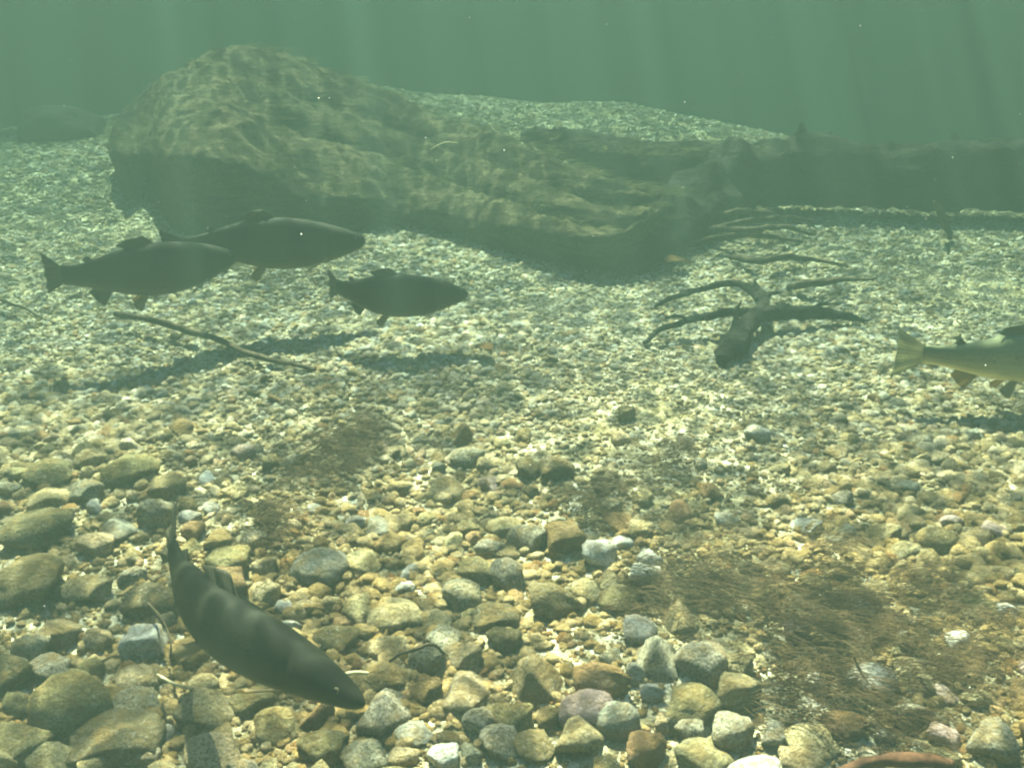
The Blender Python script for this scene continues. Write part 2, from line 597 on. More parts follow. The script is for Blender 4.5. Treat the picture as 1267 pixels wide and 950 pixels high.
# ------------------------------------------------------------------ unseen logs added above the view to shade the far water
for i, (x0, y0, x1, y1, r, z) in enumerate([
    (2.6, 5.2, 9.0, 3.6, 0.17, 1.22), (2.3, 5.75, 8.6, 4.4, 0.19, 1.20), (2.15, 6.3, 9.5, 5.0, 0.18, 1.21), (2.4, 6.9, 8.8, 5.9, 0.20, 1.19), (1.95, 7.5, 8.4, 6.6, 0.17, 1.22),
    (2.3, 8.1, 9.2, 7.4, 0.19, 1.20), (1.9, 8.7, 8.8, 8.3, 0.18, 1.21), (2.2, 9.3, 9.0, 9.1, 0.19, 1.20), (2.0, 9.9, 9.4, 9.9, 0.18, 1.21),
    (-9.0, 5.2, -2.9, 6.4, 0.18, 1.21), (-8.5, 5.9, -2.6, 7.0, 0.19, 1.20), (-9.2, 6.5, -2.75, 7.6, 0.17, 1.22), (-8.8, 7.2, -2.4, 8.2, 0.20, 1.19), (-9.4, 7.9, -2.6, 8.8, 0.18, 1.21),
    (-2.9, 8.35, 2.0, 7.9, 0.19, 1.20), (-2.7, 8.95, 1.9, 8.4, 0.18, 1.21), (-2.6, 9.5, 1.9, 9.05, 0.19, 1.20), (-2.6, 10.1, 2.0, 9.7, 0.18, 1.21),
    (-8.6, 8.6, -2.3, 9.4, 0.19, 1.20), (-9.0, 9.3, -2.5, 10.0, 0.18, 1.21)]):
    a, b_ = Vector((x0, y0, z)), Vector((x1, y1, z))
    c_ = a.lerp(b_, 0.5) + Vector((0, 0.12 * math.sin(i * 2.1), 0))
    side = 'right-bank' if x0 > 0 else 'left-bank' if x1 < 0 else 'mid-river'
    e = empty('added_shade_log', Vector((c_.x, c_.y, z - r)), 'unseen log added under the surface to shade the far water, %s raft' % side, 'log', 'added shade logs of the %s raft' % side)
    v, f = tube([a, c_, b_], [r * 0.8, r, r * 1.05], 60, 16, 0.10, 4.0, i * 3.7)
    child_mesh('trunk', v, f, M_LOG, e, Vector(e.location))

# ================================================================== forked sunken branch
def stick_thing(name, label, cat, parts, m, group=None, crook=0.007):
    """parts: list of (part name, [(pixel x, y, z above bed)], [radii])"""
    first = parts[0][1][0]
    base = on_ground(first[0], first[1], first[2])
    base.z = height(base.x, base.y)
    e = empty(name, base, label, cat, group)
    for pn, pts, radii in parts:
        P = [on_ground(x, y, z) for x, y, z in pts]
        v, f = tube(P, radii, 14 + 10 * len(pts), 10, 0.22, 30, pts[0][0] * 0.37, 1.0, 13.0, crook_amp=crook)
        child_mesh(pn, v, f, m, e, base)
    return e


stick_thing('forked_branch', 'dark forked branch stump with a thick butt and crooked arms on the gravel', 'branch', [
    ('stem', [(893, 446, 0.019), (905, 428, 0.035), (925, 402, 0.054), (944, 378, 0.074), (934, 348, 0.100)], [0.016, 0.033, 0.027, 0.019, 0.006]),
    ('branch', [(935, 385, 0.068), (905, 387, 0.074), (860, 394, 0.061), (822, 405, 0.042), (795, 424, 0.015)], [0.014, 0.011, 0.010, 0.008, 0.005]),
    ('branch', [(945, 376, 0.074), (915, 352, 0.087), (870, 356, 0.074), (835, 366, 0.054), (810, 380, 0.029)], [0.013, 0.010, 0.009, 0.008, 0.004]),
    ('branch', [(930, 392, 0.061), (965, 386, 0.061), (1010, 386, 0.048), (1045, 391, 0.029), (1072, 396, 0.009)], [0.020, 0.022, 0.019, 0.013, 0.004]),
    ('branch', [(938, 372, 0.081), (950, 364, 0.081), (968, 362, 0.074)], [0.010, 0.008, 0.003]),
    ('twig', [(918, 405, 0.054), (912, 388, 0.081), (918, 374, 0.107)], [0.010, 0.007, 0.003]),
    ('twig', [(850, 396, 0.061), (836, 392, 0.068), (822, 394, 0.061)], [0.005, 0.004, 0.002]),
    ('twig', [(1000, 386, 0.054), (1018, 378, 0.061), (1034, 377, 0.054)], [0.008, 0.005, 0.002]),
], M_LOG)
for i, (pts, lab) in enumerate([
    ([(868, 290, 0.03), (905, 278, 0.09), (960, 270, 0.08), (1005, 272, 0.03)], 'low twig lying under the dark log'),
    ([(858, 302, 0.02), (900, 292, 0.07), (950, 292, 0.06), (992, 300, 0.02)], ''),
    ([(880, 270, 0.05), (915, 262, 0.11), (955, 266, 0.08), (985, 284, 0.02)], ''),
    ([(905, 318, 0.02), (940, 322, 0.05), (990, 318, 0.04), (1050, 330, 0.02)], ''),
    ([(975, 356, 0.02), (1000, 350, 0.05), (1040, 348, 0.05), (1085, 344, 0.03)], ''),
    ([(870, 282, 0.05), (930, 284, 0.10), (975, 282, 0.06), (1010, 290, 0.02)], ''),
]):
    stick_thing('sunken_twig', 'thin brown twig arching in the tangle between the dark log and forked branch', 'twig',
                [('stem', pts, [0.010, 0.012, 0.009, 0.004])], M_TWIG, 'tangled twigs in front of the dark log')
stick_thing('sunken_stick', 'long thin dark stick lying across the open gravel below two trout', 'stick',
            [('stem', [(142, 388, 0.05), (200, 399, 0.05), (262, 418, 0.04), (320, 440, 0.03), (392, 458, 0.012)], [0.007, 0.010, 0.009, 0.007, 0.004])], M_TWIG)
stick_thing('sunken_stick', 'very thin bare stick on gravel beside the long dark stick', 'stick',
            [('stem', [(-20, 366, 0.03), (25, 379, 0.04), (66, 398, 0.01)], [0.005, 0.004, 0.002])], M_TWIG)
stick_thing('broken_stub', 'short broken stick leaning against the underside of the dark log', 'stick',
            [('stem', [(1176, 296, 0.01), (1166, 270, 0.09), (1155, 250, 0.16)], [0.009, 0.015, 0.006])], M_TWIG)
stick_thing('rotten_stick', 'rotten red-brown stick half buried among cobbles near brown algae', 'stick',
            [('stem', [(1035, 957, 0.02), (1075, 946, 0.03), (1120, 940, 0.035), (1180, 950, 0.03)], [0.005, 0.008, 0.009, 0.008])], M_REDTWIG)
stick_thing('curved_reed', 'dark curved reed stem arching over cobbles by a rounded grey stone', 'reed',
            [('stem', [(482, 818, 0.05), (512, 806, 0.07), (532, 797, 0.08), (549, 806, 0.06)], [0.0015, 0.0026, 0.0026, 0.0015])], M_TWIG)
stick_thing('straw', 'short pale straw lying on cobbles just beyond the large trout head', 'straw',
            [('stem', [(422, 835, 0.06), (440, 832, 0.06), (456, 833, 0.06)], [0.002, 0.003, 0.002])], M_STRAW, crook=0.0)
stick_thing('straw', 'thin pale straw on cobbles under the belly of the large trout', 'straw',
            [('stem', [(194, 834, 0.05), (214, 845, 0.06), (236, 852, 0.05)], [0.0015, 0.002, 0.0015])], M_STRAW, crook=0.0)
stick_thing('plant_stalk', 'fine brown stalk standing over the smooth white stone in algae', 'stalk',
            [('stem', [(1057, 812, 0.08), (1063, 826, 0.07), (1075, 846, 0.06)], [0.0012, 0.0018, 0.0012])], M_TWIG, crook=0.0)
stick_thing('thin_root', 'thin curling root beside the pale speckled cobble near the large trout', 'root',
            [('stem', [(183, 746, 0.05), (200, 768, 0.06), (211, 792, 0.06), (212, 815, 0.05)], [0.002, 0.002, 0.0016, 0.001])], M_TWIG)
p0, p1 = at_y(532, 185, 3.38), at_y(568, 177, 3.42)
e = empty('straw', p0, 'bright pale straw caught on the mossy trunk slab', 'straw')
v, f = tube([p0, p0.lerp(p1, 0.5) + Vector((0, 0, 0.012)), p1], [0.0014, 0.002, 0.001], 14, 8, 0.1, 20, 1)
child_mesh('stem', v, f, M_STRAW, e, p0)


# sodden leaves
def leaf(px, py, L, rot, label):
    base = on_ground(px, py, 0.03)
    verts, faces = [], []
    nu, nv = 9, 5
    for s in (0.0006, -0.0006):
        for i in range(nu):
            t = i / (nu - 1)
            w = 0.36 * math.sin(math.pi * t ** 0.8) * L
            for j in range(nv):
                q = j / (nv - 1) * 2 - 1
                x, y = (t - 0.5) * L, q * w
                z = s + 0.12 * L * q * q + 0.08 * L * math.sin(t * 4)
                verts.append(base + Vector((x * math.cos(rot) - y * math.sin(rot), x * math.sin(rot) + y * math.cos(rot), z)))
    n = nu * nv
    for i in range(nu - 1):
        for j in range(nv - 1):
            a = i * nv + j
            faces.append((a, a + 1, a + nv + 1, a + nv))
            faces.append((n + a, n + a + nv, n + a + nv + 1, n + a + 1))
    e = empty('sodden_leaf', base, label, 'leaf')
    child_mesh('blade', verts, faces, M_LEAF, e, base)
    v, f = tube([base + Vector((math.cos(rot) * -0.45 * L, math.sin(rot) * -0.45 * L, 0)), base + Vector((math.cos(rot) * -0.65 * L, math.sin(rot) * -0.65 * L, 0.006)), base + Vector((math.cos(rot) * -0.85 * L, math.sin(rot) * -0.85 * L, 0))], [0.0015, 0.0012, 0.001], 8, 6)
    child_mesh('leaf_stalk', v, f, M_LEAF, e, base)


leaf(838, 326, 0.10, 0.3, 'larger brown sodden leaf on gravel at the foot of the slanting limb')
leaf(598, 432, 0.06, 2.4, 'small brown sodden leaf on open gravel near the lone stout trout')


# ================================================================== trout
def fish_material(name, k):
    m, nt, b = mat(name, 0.7)
    b.inputs['Specular IOR Level'].default_value = 0.08
    at = nd(nt, 'ShaderNodeAttribute', attribute_name='skin')      # x: nose to tail, y: belly -1 .. back +1, z: around
    sp = nt.nodes.new('ShaderNodeSeparateXYZ')
    nt.links.new(at.outputs['Vector'], sp.inputs[0])
    n = noisetex(nt, at.outputs['Vector'], 9, 4)
    v = mth(nt, 'MULTIPLY_ADD', mth(nt, 'SUBTRACT', n, 0.5), 0.5, sp.outputs[1])
    c = ramp(nt, mth(nt, 'MULTIPLY_ADD', v, 0.5, 0.5), [(0.06, (0.24, 0.21, 0.13)), (0.28, (0.10, 0.092, 0.052)), (0.5, (0.062, 0.055, 0.033)), (0.7, (0.040, 0.041, 0.024)), (0.95, (0.024, 0.026, 0.015))])
    vo = nd(nt, 'ShaderNodeTexVoronoi', Scale=1.0, Randomness=1.0)
    mp = nd(nt, 'ShaderNodeMapping')
    mp.inputs['Scale'].default_value = (52, 9, 9)
    nt.links.new(at.outputs['Vector'], mp.inputs['Vector'])
    nt.links.new(mp.outputs[0], vo.inputs['Vector'])
    spot = ramp(nt, vo.outputs['Distance'], [(0.20, 1.0), (0.32, 0.0)])
    up = ramp(nt, mth(nt, 'MULTIPLY_ADD', sp.outputs[1], 0.5, 0.5), [(0.35, 0.0), (0.55, 1.0)])
    c = mixc(nt, c, (0.018, 0.018, 0.012), mth(nt, 'MULTIPLY', mth(nt, 'MULTIPLY', spot, up), 0.75))
    c = mixc(nt, c, (k, k, k * 0.95), 1.0, 'MULTIPLY')
    nt.links.new(c, b.inputs['Base Color'])
    sc = nd(nt, 'ShaderNodeTexVoronoi', Scale=1.0)
    mp2 = nd(nt, 'ShaderNodeMapping')
    mp2.inputs['Scale'].default_value = (190, 30, 30)
    nt.links.new(at.outputs['Vector'], mp2.inputs['Vector'])
    nt.links.new(mp2.outputs[0], sc.inputs['Vector'])
    bump(nt, b, sc.outputs['Distance'], 0.15, 0.002)
    return m


def fin_material(name, c1, c2, trans):
    m, nt, b = mat(name, 0.5)
    at = nd(nt, 'ShaderNodeAttribute', attribute_name='skin')
    sp = nt.nodes.new('ShaderNodeSeparateXYZ')
    nt.links.new(at.outputs['Vector'], sp.inputs[0])
    ray_ = mth(nt, 'SINE', mth(nt, 'MULTIPLY', sp.outputs[0], 85.0))
    f = mth(nt, 'MULTIPLY_ADD', ray_, 0.4, 0.5)
    c = mixc(nt, c1, c2, f)
    spot = ramp(nt, noisetex(nt, at.outputs['Vector'], 22, 2), [(0.58, 0.0), (0.64, 1.0)])
    c = mixc(nt, c, tuple(q * 0.4 for q in c1), mth(nt, 'MULTIPLY', spot, 0.5))
    nt.links.new(c, b.inputs['Base Color'])
    bump(nt, b, f, 0.3, 0.001)
    tl = nt.nodes.new('ShaderNodeBsdfTranslucent')
    nt.links.new(c, tl.inputs[0])
    mx = nt.nodes.new('ShaderNodeMixShader')
    mx.inputs[0].default_value = trans
    out = [q for q in nt.nodes if q.type == 'OUTPUT_MATERIAL'][0]
    nt.links.new(b.outputs[0], mx.inputs[1])
    nt.links.new(tl.outputs[0], mx.inputs[2])
    nt.links.new(mx.outputs[0], out.inputs[0])
    return m


M_FISH = fish_material('trout_skin', 0.38)
M_VEILFISH = fish_material('veil_paled_trout_skin', 4.2)  # trout skin lightened to paint in the water's veil over the right fish
M_FIN = fin_material('dark_fin', (0.055, 0.05, 0.03), (0.12, 0.105, 0.06), 0.25)
M_PALEFIN = fin_material('pale_fin', (0.28, 0.2, 0.09), (0.42, 0.32, 0.16), 0.45)
M_TAILFIN = fin_material('pale_tail_fin', (0.30, 0.29, 0.18), (0.45, 0.43, 0.30), 0.5)
M_EYE = plain_noise('fish_iris', (0.10, 0.085, 0.04), (0.16, 0.13, 0.06), 400, 0.3, 0.0)
M_PUPIL = plain_noise('fish_pupil', (0.004, 0.004, 0.004), (0.008, 0.008, 0.008), 400, 0.1, 0.0)

_s = [0, 0.012, 0.03, 0.06, 0.10, 0.15, 0.20, 0.28, 0.38, 0.48, 0.58, 0.68, 0.77, 0.83, 0.88]
_top = [0.006, 0.020, 0.030, 0.042, 0.055, 0.069, 0.081, 0.096, 0.107, 0.108, 0.096, 0.074, 0.052, 0.043, 0.042]
_bot = [0.010, 0.024, 0.034, 0.046, 0.060, 0.076, 0.090, 0.106, 0.116, 0.114, 0.098, 0.072, 0.050, 0.043, 0.042]
_wid = [0.008, 0.020, 0.030, 0.041, 0.051, 0.058, 0.061, 0.067, 0.071, 0.069, 0.059, 0.043, 0.026, 0.018, 0.012]


def trout(spine, label, deep=1.0, group=None, tail_mat=None, roll=0.0, droop=1.0, slim=1.0):
    """spine: world points from snout to the tip of the tail fin"""
    path = catmull(spine, 90)
    acc = [0.0]
    for i in range(1, 90):
        acc.append(acc[-1] + (path[i] - path[i - 1]).length)
    L = acc[-1]

    def at(s):
        d = max(0.0, min(1.0, s)) * L
        k = min(88, max(0, int(np.searchsorted(acc, d)) - 1))
        t = (d - acc[k]) / max(1e-9, acc[k + 1] - acc[k])
        return path[k].lerp(path[k + 1], t)

    def frame(s):
        p = at(s)
        tg = (at(s + 0.03) - at(s - 0.03)).normalized()
        side = tg.cross(Vector((0, 0, 1))).normalized()
        up = side.cross(tg).normalized()
        if roll:
            q = Matrix.Rotation(roll, 3, tg)
            side, up = q @ side, q @ up
        return p, tg, side, up

    def P(s, lat, h):
        p, tg, side, up = frame(s)
        if s > 1:
            p = p + tg * ((s - 1) * L)
        return p + side * (lat * L) + up * (h * L)

    base = at(0.45).copy()
    base.z = min(q.z for q in path) - 0.1 * L
    root = empty('trout', base, label, 'fish', group)

    def put(name, verts, faces, m, par, sk=None):
        me = mesh(name, [v - base for v in verts], faces)
        if sk:
            a = me.attributes.new('skin', 'FLOAT_VECTOR', 'POINT')
            a.data.foreach_set('vector', np.array(sk, dtype=np.float32).ravel())
        return link(name, me, m, par)

    # body: one continuous skin
    NS, NA = 72, 28
    verts, sk, faces = [], [], []
    for i in range(NS):
        s = 0.88 * (i / (NS - 1)) ** 1.25
        tp, bt, wd = interp(_s, _top, s) * deep, interp(_s, _bot, s) * deep, interp(_s, _wid, s) * slim
        if s < 0.185:                       # gill cover stands a little proud
            wd *= 1.0 + 0.07 * max(0, (s - 0.10) / 0.085)
        for j in range(NA):
            a = 2 * math.pi * j / NA
            ca, sa = math.cos(a), math.sin(a)
            lat = wd * math.copysign(abs(ca) ** 0.9, ca)
            h = (tp if sa > 0 else bt) * math.copysign(abs(sa) ** 0.95, sa)
            if s < 0.095 and -0.62 < sa < -0.12:     # mouth cleft running back under the eye
                g = math.exp(-((sa + 0.34 + 1.6 * s) / 0.10) ** 2)
                lat *= 1 - 0.30 * g
            if 0.19 < s < 0.215 and abs(sa) < 0.8:   # slit behind the gill cover
                lat *= 0.93
            verts.append(P(s, lat, h))
            sk.append((s, sa, ca * 0.6))
    for i in range(NS - 1):
        for j in range(NA):
            faces.append((i * NA + j, i * NA + (j + 1) % NA, (i + 1) * NA + (j + 1) % NA, (i + 1) * NA + j))
    for i, c in ((0, P(-0.002, 0, -0.002)), (NS - 1, P(0.885, 0, 0))):
        verts.append(c)
        sk.append((0.88 if i else 0.0, 0, 0))
        k = len(verts) - 1
        for j in range(NA):
            q = (i * NA + j, i * NA + (j + 1) % NA)
            faces.append((k, q[1], q[0]) if i == 0 else (k, q[0], q[1]))
    body = put('body', verts, faces, M_VEILFISH if tail_mat else M_FISH, root, sk)

    def fin(name, basec, tipc, m, nrm, nu=13, nv=7, th=0.0035, wave=0.006):
        """basec / tipc: curves of (s, lat, h); nrm: offset direction in (lat, h)"""
        bc, tc = catmull([Vector(q) for q in basec], nu), catmull([Vector(q) for q in tipc], nu)
        verts, sk, faces = [], [], []
        for sg in (1, -1):
            for i in range(nu):
                for j in range(nv):
                    w = j / (nv - 1)
                    q = bc[i].lerp(tc[i], w)
                    o_ = sg * th * (1 - 0.8 * w) * (0.25 + 0.75 * math.sin(math.pi * (0.08 + 0.84 * i / (nu - 1)))) + wave * w * math.sin(i * 0.9)
                    verts.append(P(q.x, q.y + nrm[0] * o_, q.z + nrm[1] * o_))
                    sk.append((i / (nu - 1), w, 0.1 * sg))
        n = nu * nv
        for i in range(nu - 1):
            for j in range(nv - 1):
                a = i * nv + j
                faces.append((a, a + 1, a + nv + 1, a + nv))
                faces.append((n + a, n + a + nv, n + a + nv + 1, n + a + 1))
        rim = [i * nv for i in range(nu)] + [(nu - 1) * nv + j for j in range(1, nv)] + [i * nv + nv - 1 for i in range(nu - 2, -1, -1)] + [j for j in range(nv - 2, 0, -1)]
        for a, b_ in zip(rim, rim[1:] + rim[:1]):
            faces.append((a, b_, n + b_, n + a))
        return put(name, verts, faces, m, root, sk)

    tb = lambda s: interp(_s, _top, s) * deep
    bb = lambda s: -interp(_s, _bot, s) * deep
    fin('dorsal_fin', [(0.42, 0, tb(0.42) - 0.012), (0.48, 0, tb(0.48) - 0.012), (0.55, 0, tb(0.55) - 0.012)],
        [(0.475, 0, tb(0.45) + 0.040), (0.545, 0, tb(0.5) + 0.036), (0.61, 0, tb(0.55) + 0.016)], M_FIN, (1, 0))
    fin('adipose_fin', [(0.715, 0, tb(0.715) - 0.008), (0.73, 0, tb(0.73) - 0.008), (0.745, 0, tb(0.745) - 0.008)],
        [(0.745, 0, tb(0.72) + 0.02), (0.76, 0, tb(0.74) + 0.018), (0.768, 0, tb(0.76) + 0.008)], M_FIN, (1, 0), 7, 5)
    fin('tail_fin', [(0.872, 0, 0.038), (0.876, 0, 0.015), (0.877, 0, -0.015), (0.872, 0, -0.038)],
        [(0.99, 0, 0.108), (0.985, 0, 0.04), (0.985, 0, -0.04), (0.99, 0, -0.108)], tail_mat or M_FIN, (1, 0), 25, 9, 0.004)
    fin('anal_fin', [(0.65, 0, bb(0.65) + 0.01), (0.69, 0, bb(0.69) + 0.01), (0.735, 0, bb(0.735) + 0.01)],
        [(0.70, 0, bb(0.66) - 0.065 * droop), (0.735, 0, bb(0.7) - 0.045 * droop), (0.765, 0, bb(0.745) - 0.02)], M_PALEFIN if tail_mat else M_FIN, (1, 0))
    for sg in (1, -1):
        fin('pelvic_fin', [(0.49, sg * 0.022, bb(0.49) + 0.012), (0.505, sg * 0.026, bb(0.5) + 0.012), (0.52, sg * 0.022, bb(0.52) + 0.012)],
            [(0.535, sg * 0.055, bb(0.5) - 0.055 * droop), (0.56, sg * 0.05, bb(0.53) - 0.05 * droop), (0.575, sg * 0.035, bb(0.54) - 0.03 * droop)], M_PALEFIN, (0.8, 0.5 * sg), 9, 6)
        fin('pectoral_fin', [(0.195, sg * 0.046, -0.062 * deep), (0.205, sg * 0.046, -0.07 * deep), (0.215, sg * 0.040, -0.078 * deep)],
            [(0.265, sg * 0.088, -0.092 * deep), (0.292, sg * 0.082, -0.106 * deep), (0.30, sg * 0.062, -0.116 * deep)], M_PALEFIN, (0.4, 0.8), 9, 7)
        # eye
        ec = Vector((0.062, sg * 0.0385 * slim, 0.014 * deep))
        for nm, rr, off, m in (('eye', 0.0095, -0.004, M_EYE), ('pupil', 0.0064, 0.0008, M_PUPIL)):
            vv, ff = [], []
            for i in range(7):
                th_ = math.pi * i / 6
                for j in range(10):
                    ph = 2 * math.pi * j / 10
                    vv.append(P(ec.x + rr * math.sin(th_) * math.cos(ph), ec.y + sg * (off + rr * 0.7 * math.cos(th_)), ec.z + rr * math.sin(th_) * math.sin(ph)))
            for i in range(6):
                for j in range(10):
                    ff.append((i * 10 + j, i * 10 + (j + 1) % 10, (i + 1) * 10 + (j + 1) % 10, (i + 1) * 10 + j))
            eo = put(nm, vv, ff, m, root if nm == 'eye' else eo)
    return root


def spine_px(pts):
    """(pixel x, y, height above z=0)"""
    return [on_z(x, y, z) for x, y, z in pts]


# large trout in front: its tail swings away from the lens
trout(spine_px([(450, 872, 0.18), (415, 850, 0.185), (360, 818, 0.19), (310, 792, 0.19), (268, 764, 0.19), (240, 736, 0.19), (224, 708, 0.19), (214, 682, 0.19), (207, 655, 0.185)]),
      'large dark trout with its tail curved aside, gliding low over the big cobbles', 0.75, slim=0.8, roll=0.36)
trout(spine_px([(293, 317, 0.23), (255, 323, 0.235), (200, 331, 0.24), (140, 338, 0.24), (95, 341, 0.24), (52, 338, 0.24)]),
      'long dark trout with lowered belly fins hovering beside the mossy trunk slab', 1.2, droop=1.1)
trout(spine_px([(452, 298, 0.25), (415, 299, 0.255), (350, 300, 0.26), (290, 301, 0.26), (240, 305, 0.26), (198, 312, 0.26)]),
      'dark trout half hidden in the shade right under the mossy trunk slab', 1.15)
trout(spine_px([(579, 364, 0.18), (550, 364, 0.185), (505, 365, 0.19), (460, 364, 0.19), (430, 359, 0.19), (405, 350, 0.19)]),
      'stout grey-green trout alone above open gravel in front of the mossy trunk', 1.22)
trout(spine_px([(1385, 428, 0.14), (1340, 434, 0.14), (1280, 440, 0.14), (1210, 443, 0.14), (1150, 439, 0.14), (1104, 436, 0.14)]),
      'pale olive trout with a light spread tail fin, swimming off past the forked branch', 0.95, tail_mat=M_TAILFIN)


# ================================================================== stones
def stone_mesh(k, sub, style=None):
    r = random.Random(100 + k)
    bm = bmesh.new()
    bmesh.ops.create_icosphere(bm, subdivisions=sub, radius=1.0)
    planes = [(Vector((r.gauss(0, 1), r.gauss(0, 1), r.gauss(0, 1))).normalized(), r.uniform(0.50, 0.82)) for _ in range(r.randint(7, 12))]
    if style == 'block':
        planes = [(Vector(a).normalized(), 0.62) for a in ((1, .1, .05), (-1, .05, .1), (.08, 1, 0), (0, -1, .1), (.05, 0, 1), (0, .1, -1))]
    elif style == 'wedge':
        planes = [(Vector(a).normalized(), d) for a, d in (((0.95, -0.2, 0.5), 0.42), ((-0.95, -0.2, 0.42), 0.44), ((0, -1, 0.25), 0.5), ((0, 1, 0.3), 0.55), ((0, 0, -1), 0.5))]
    elif style == 'smooth':
        planes = planes[:1]
    off = Vector((r.uniform(0, 50), r.uniform(0, 50), 0))
    for v in bm.verts:
        p = v.co.copy()
        for n, d in planes:
            e = p.dot(n) - d
            if e > 0:
                p -= n * e * 0.94
        p *= 1 + 0.13 * noise.noise(p * 1.4 + off) + 0.10 * noise.noise(p * 3.5 + off) + (0.045 * noise.noise(p * 9 + off) if sub > 2 else 0)
        v.co = p * 1.2
    me = bpy.data.meshes.new('river_stone')
    bm.to_mesh(me)
    bm.free()
    me.polygons.foreach_set('use_smooth', np.ones(len(me.polygons), dtype=bool))
    return me


NSH = 9
SHAPES = [stone_mesh(k, 3) for k in range(NSH)] + [stone_mesh(20, 3, 'block'), stone_mesh(21, 3, 'wedge'), stone_mesh(22, 3, 'smooth')]
BLOCK, WEDGE, SMOOTH = NSH, NSH + 1, NSH + 2
_variants = {}


def stone_data(k, cls):
    if (k, cls) not in _variants:
        me = SHAPES[k].copy()
        me.name = 'river_stone'
        me.materials.append(SM[cls])
        _variants[(k, cls)] = me
    return _variants[(k, cls)]


LOOK = {'grey': 'grey speckled', 'tan': 'yellowish tan', 'olive': 'olive brown', 'white': 'whitish', 'rust': 'rust orange', 'dark': 'blackish brown', 'blue': 'pale blue-grey', 'pink': 'pinkish'}
GROUP = 'loose stones on the riverbed'
placed = []


LANDMARKS = []
SHORT = [('flat-topped', 'flat-topped yellow-tan cobble', None), ('big wedge', 'wedge-shaped olive cobble', WEDGE), ('broad brown-capped', 'broad brown-capped cobble', None), ('bright pinkish', 'bright pinkish white cobble', SMOOTH),
         ('smooth pale egg', 'smooth pale egg-shaped stone', SMOOTH), ('triangular', 'triangular grey granite cobble', WEDGE), ('smooth bright white', 'smooth white oval stone', SMOOTH), ('flat jagged', 'flat jagged white stone', None),
         ('rounded smooth olive', 'lone rounded olive cobble', SMOOTH), ('blocky rust', 'blocky rust-orange cobble', BLOCK), ('lumpy bright', 'lumpy bright white cobble', None), ('long flat', 'long flat blue-grey stone', None),
         ('pointed brown', 'pointed brown stone slab', WEDGE), ('smooth rounded', 'smooth rounded grey-green cobble', SMOOTH), ('flat pale', 'flat pale grey-green stone', None), ('angular pale', 'angular pale granite cobble', BLOCK),
         ('large domed', 'large domed olive cobble', SMOOTH), ('broad low', 'broad low blackish cobble', None), ('square-cut', 'square-cut rust-brown cobble', BLOCK)]


def beside(x, y, r, reach):
    best = None
    for lx, ly, lr, name in LANDMARKS:
        d = math.hypot(x - lx, y - ly) - r - lr
        if d < reach and (best is None or d < best[0]):
            best = (d, name)
    return best and best[1]


def put_stone(c, rx, ry, rz, cls, rot, label=None, k=None, tilt=0.25):
    k = random.randrange(NSH) if k is None else k
    o = bpy.data.objects.new('river_stone', stone_data(k, cls))
    C.objects.link(o)
    o.location = c
    o.scale = (rx, ry, rz)
    o.rotation_euler = (random.gauss(0, tilt), random.gauss(0, tilt), rot)
    r = max(rx, ry)
    if label is None:
        size = 'fist-sized' if r > 0.033 else 'egg-sized' if r > 0.021 else 'walnut-sized'
        near = beside(c.x, c.y, r, 0.03)
        label = '%s %s stone right beside the %s' % (size, LOOK[cls], near) if near else '%s %s river stone lying loose among the gravel' % (size, LOOK[cls])
    tag(o, label, 'stone', GROUP)
    placed.append((c.x, c.y, r))
    return o


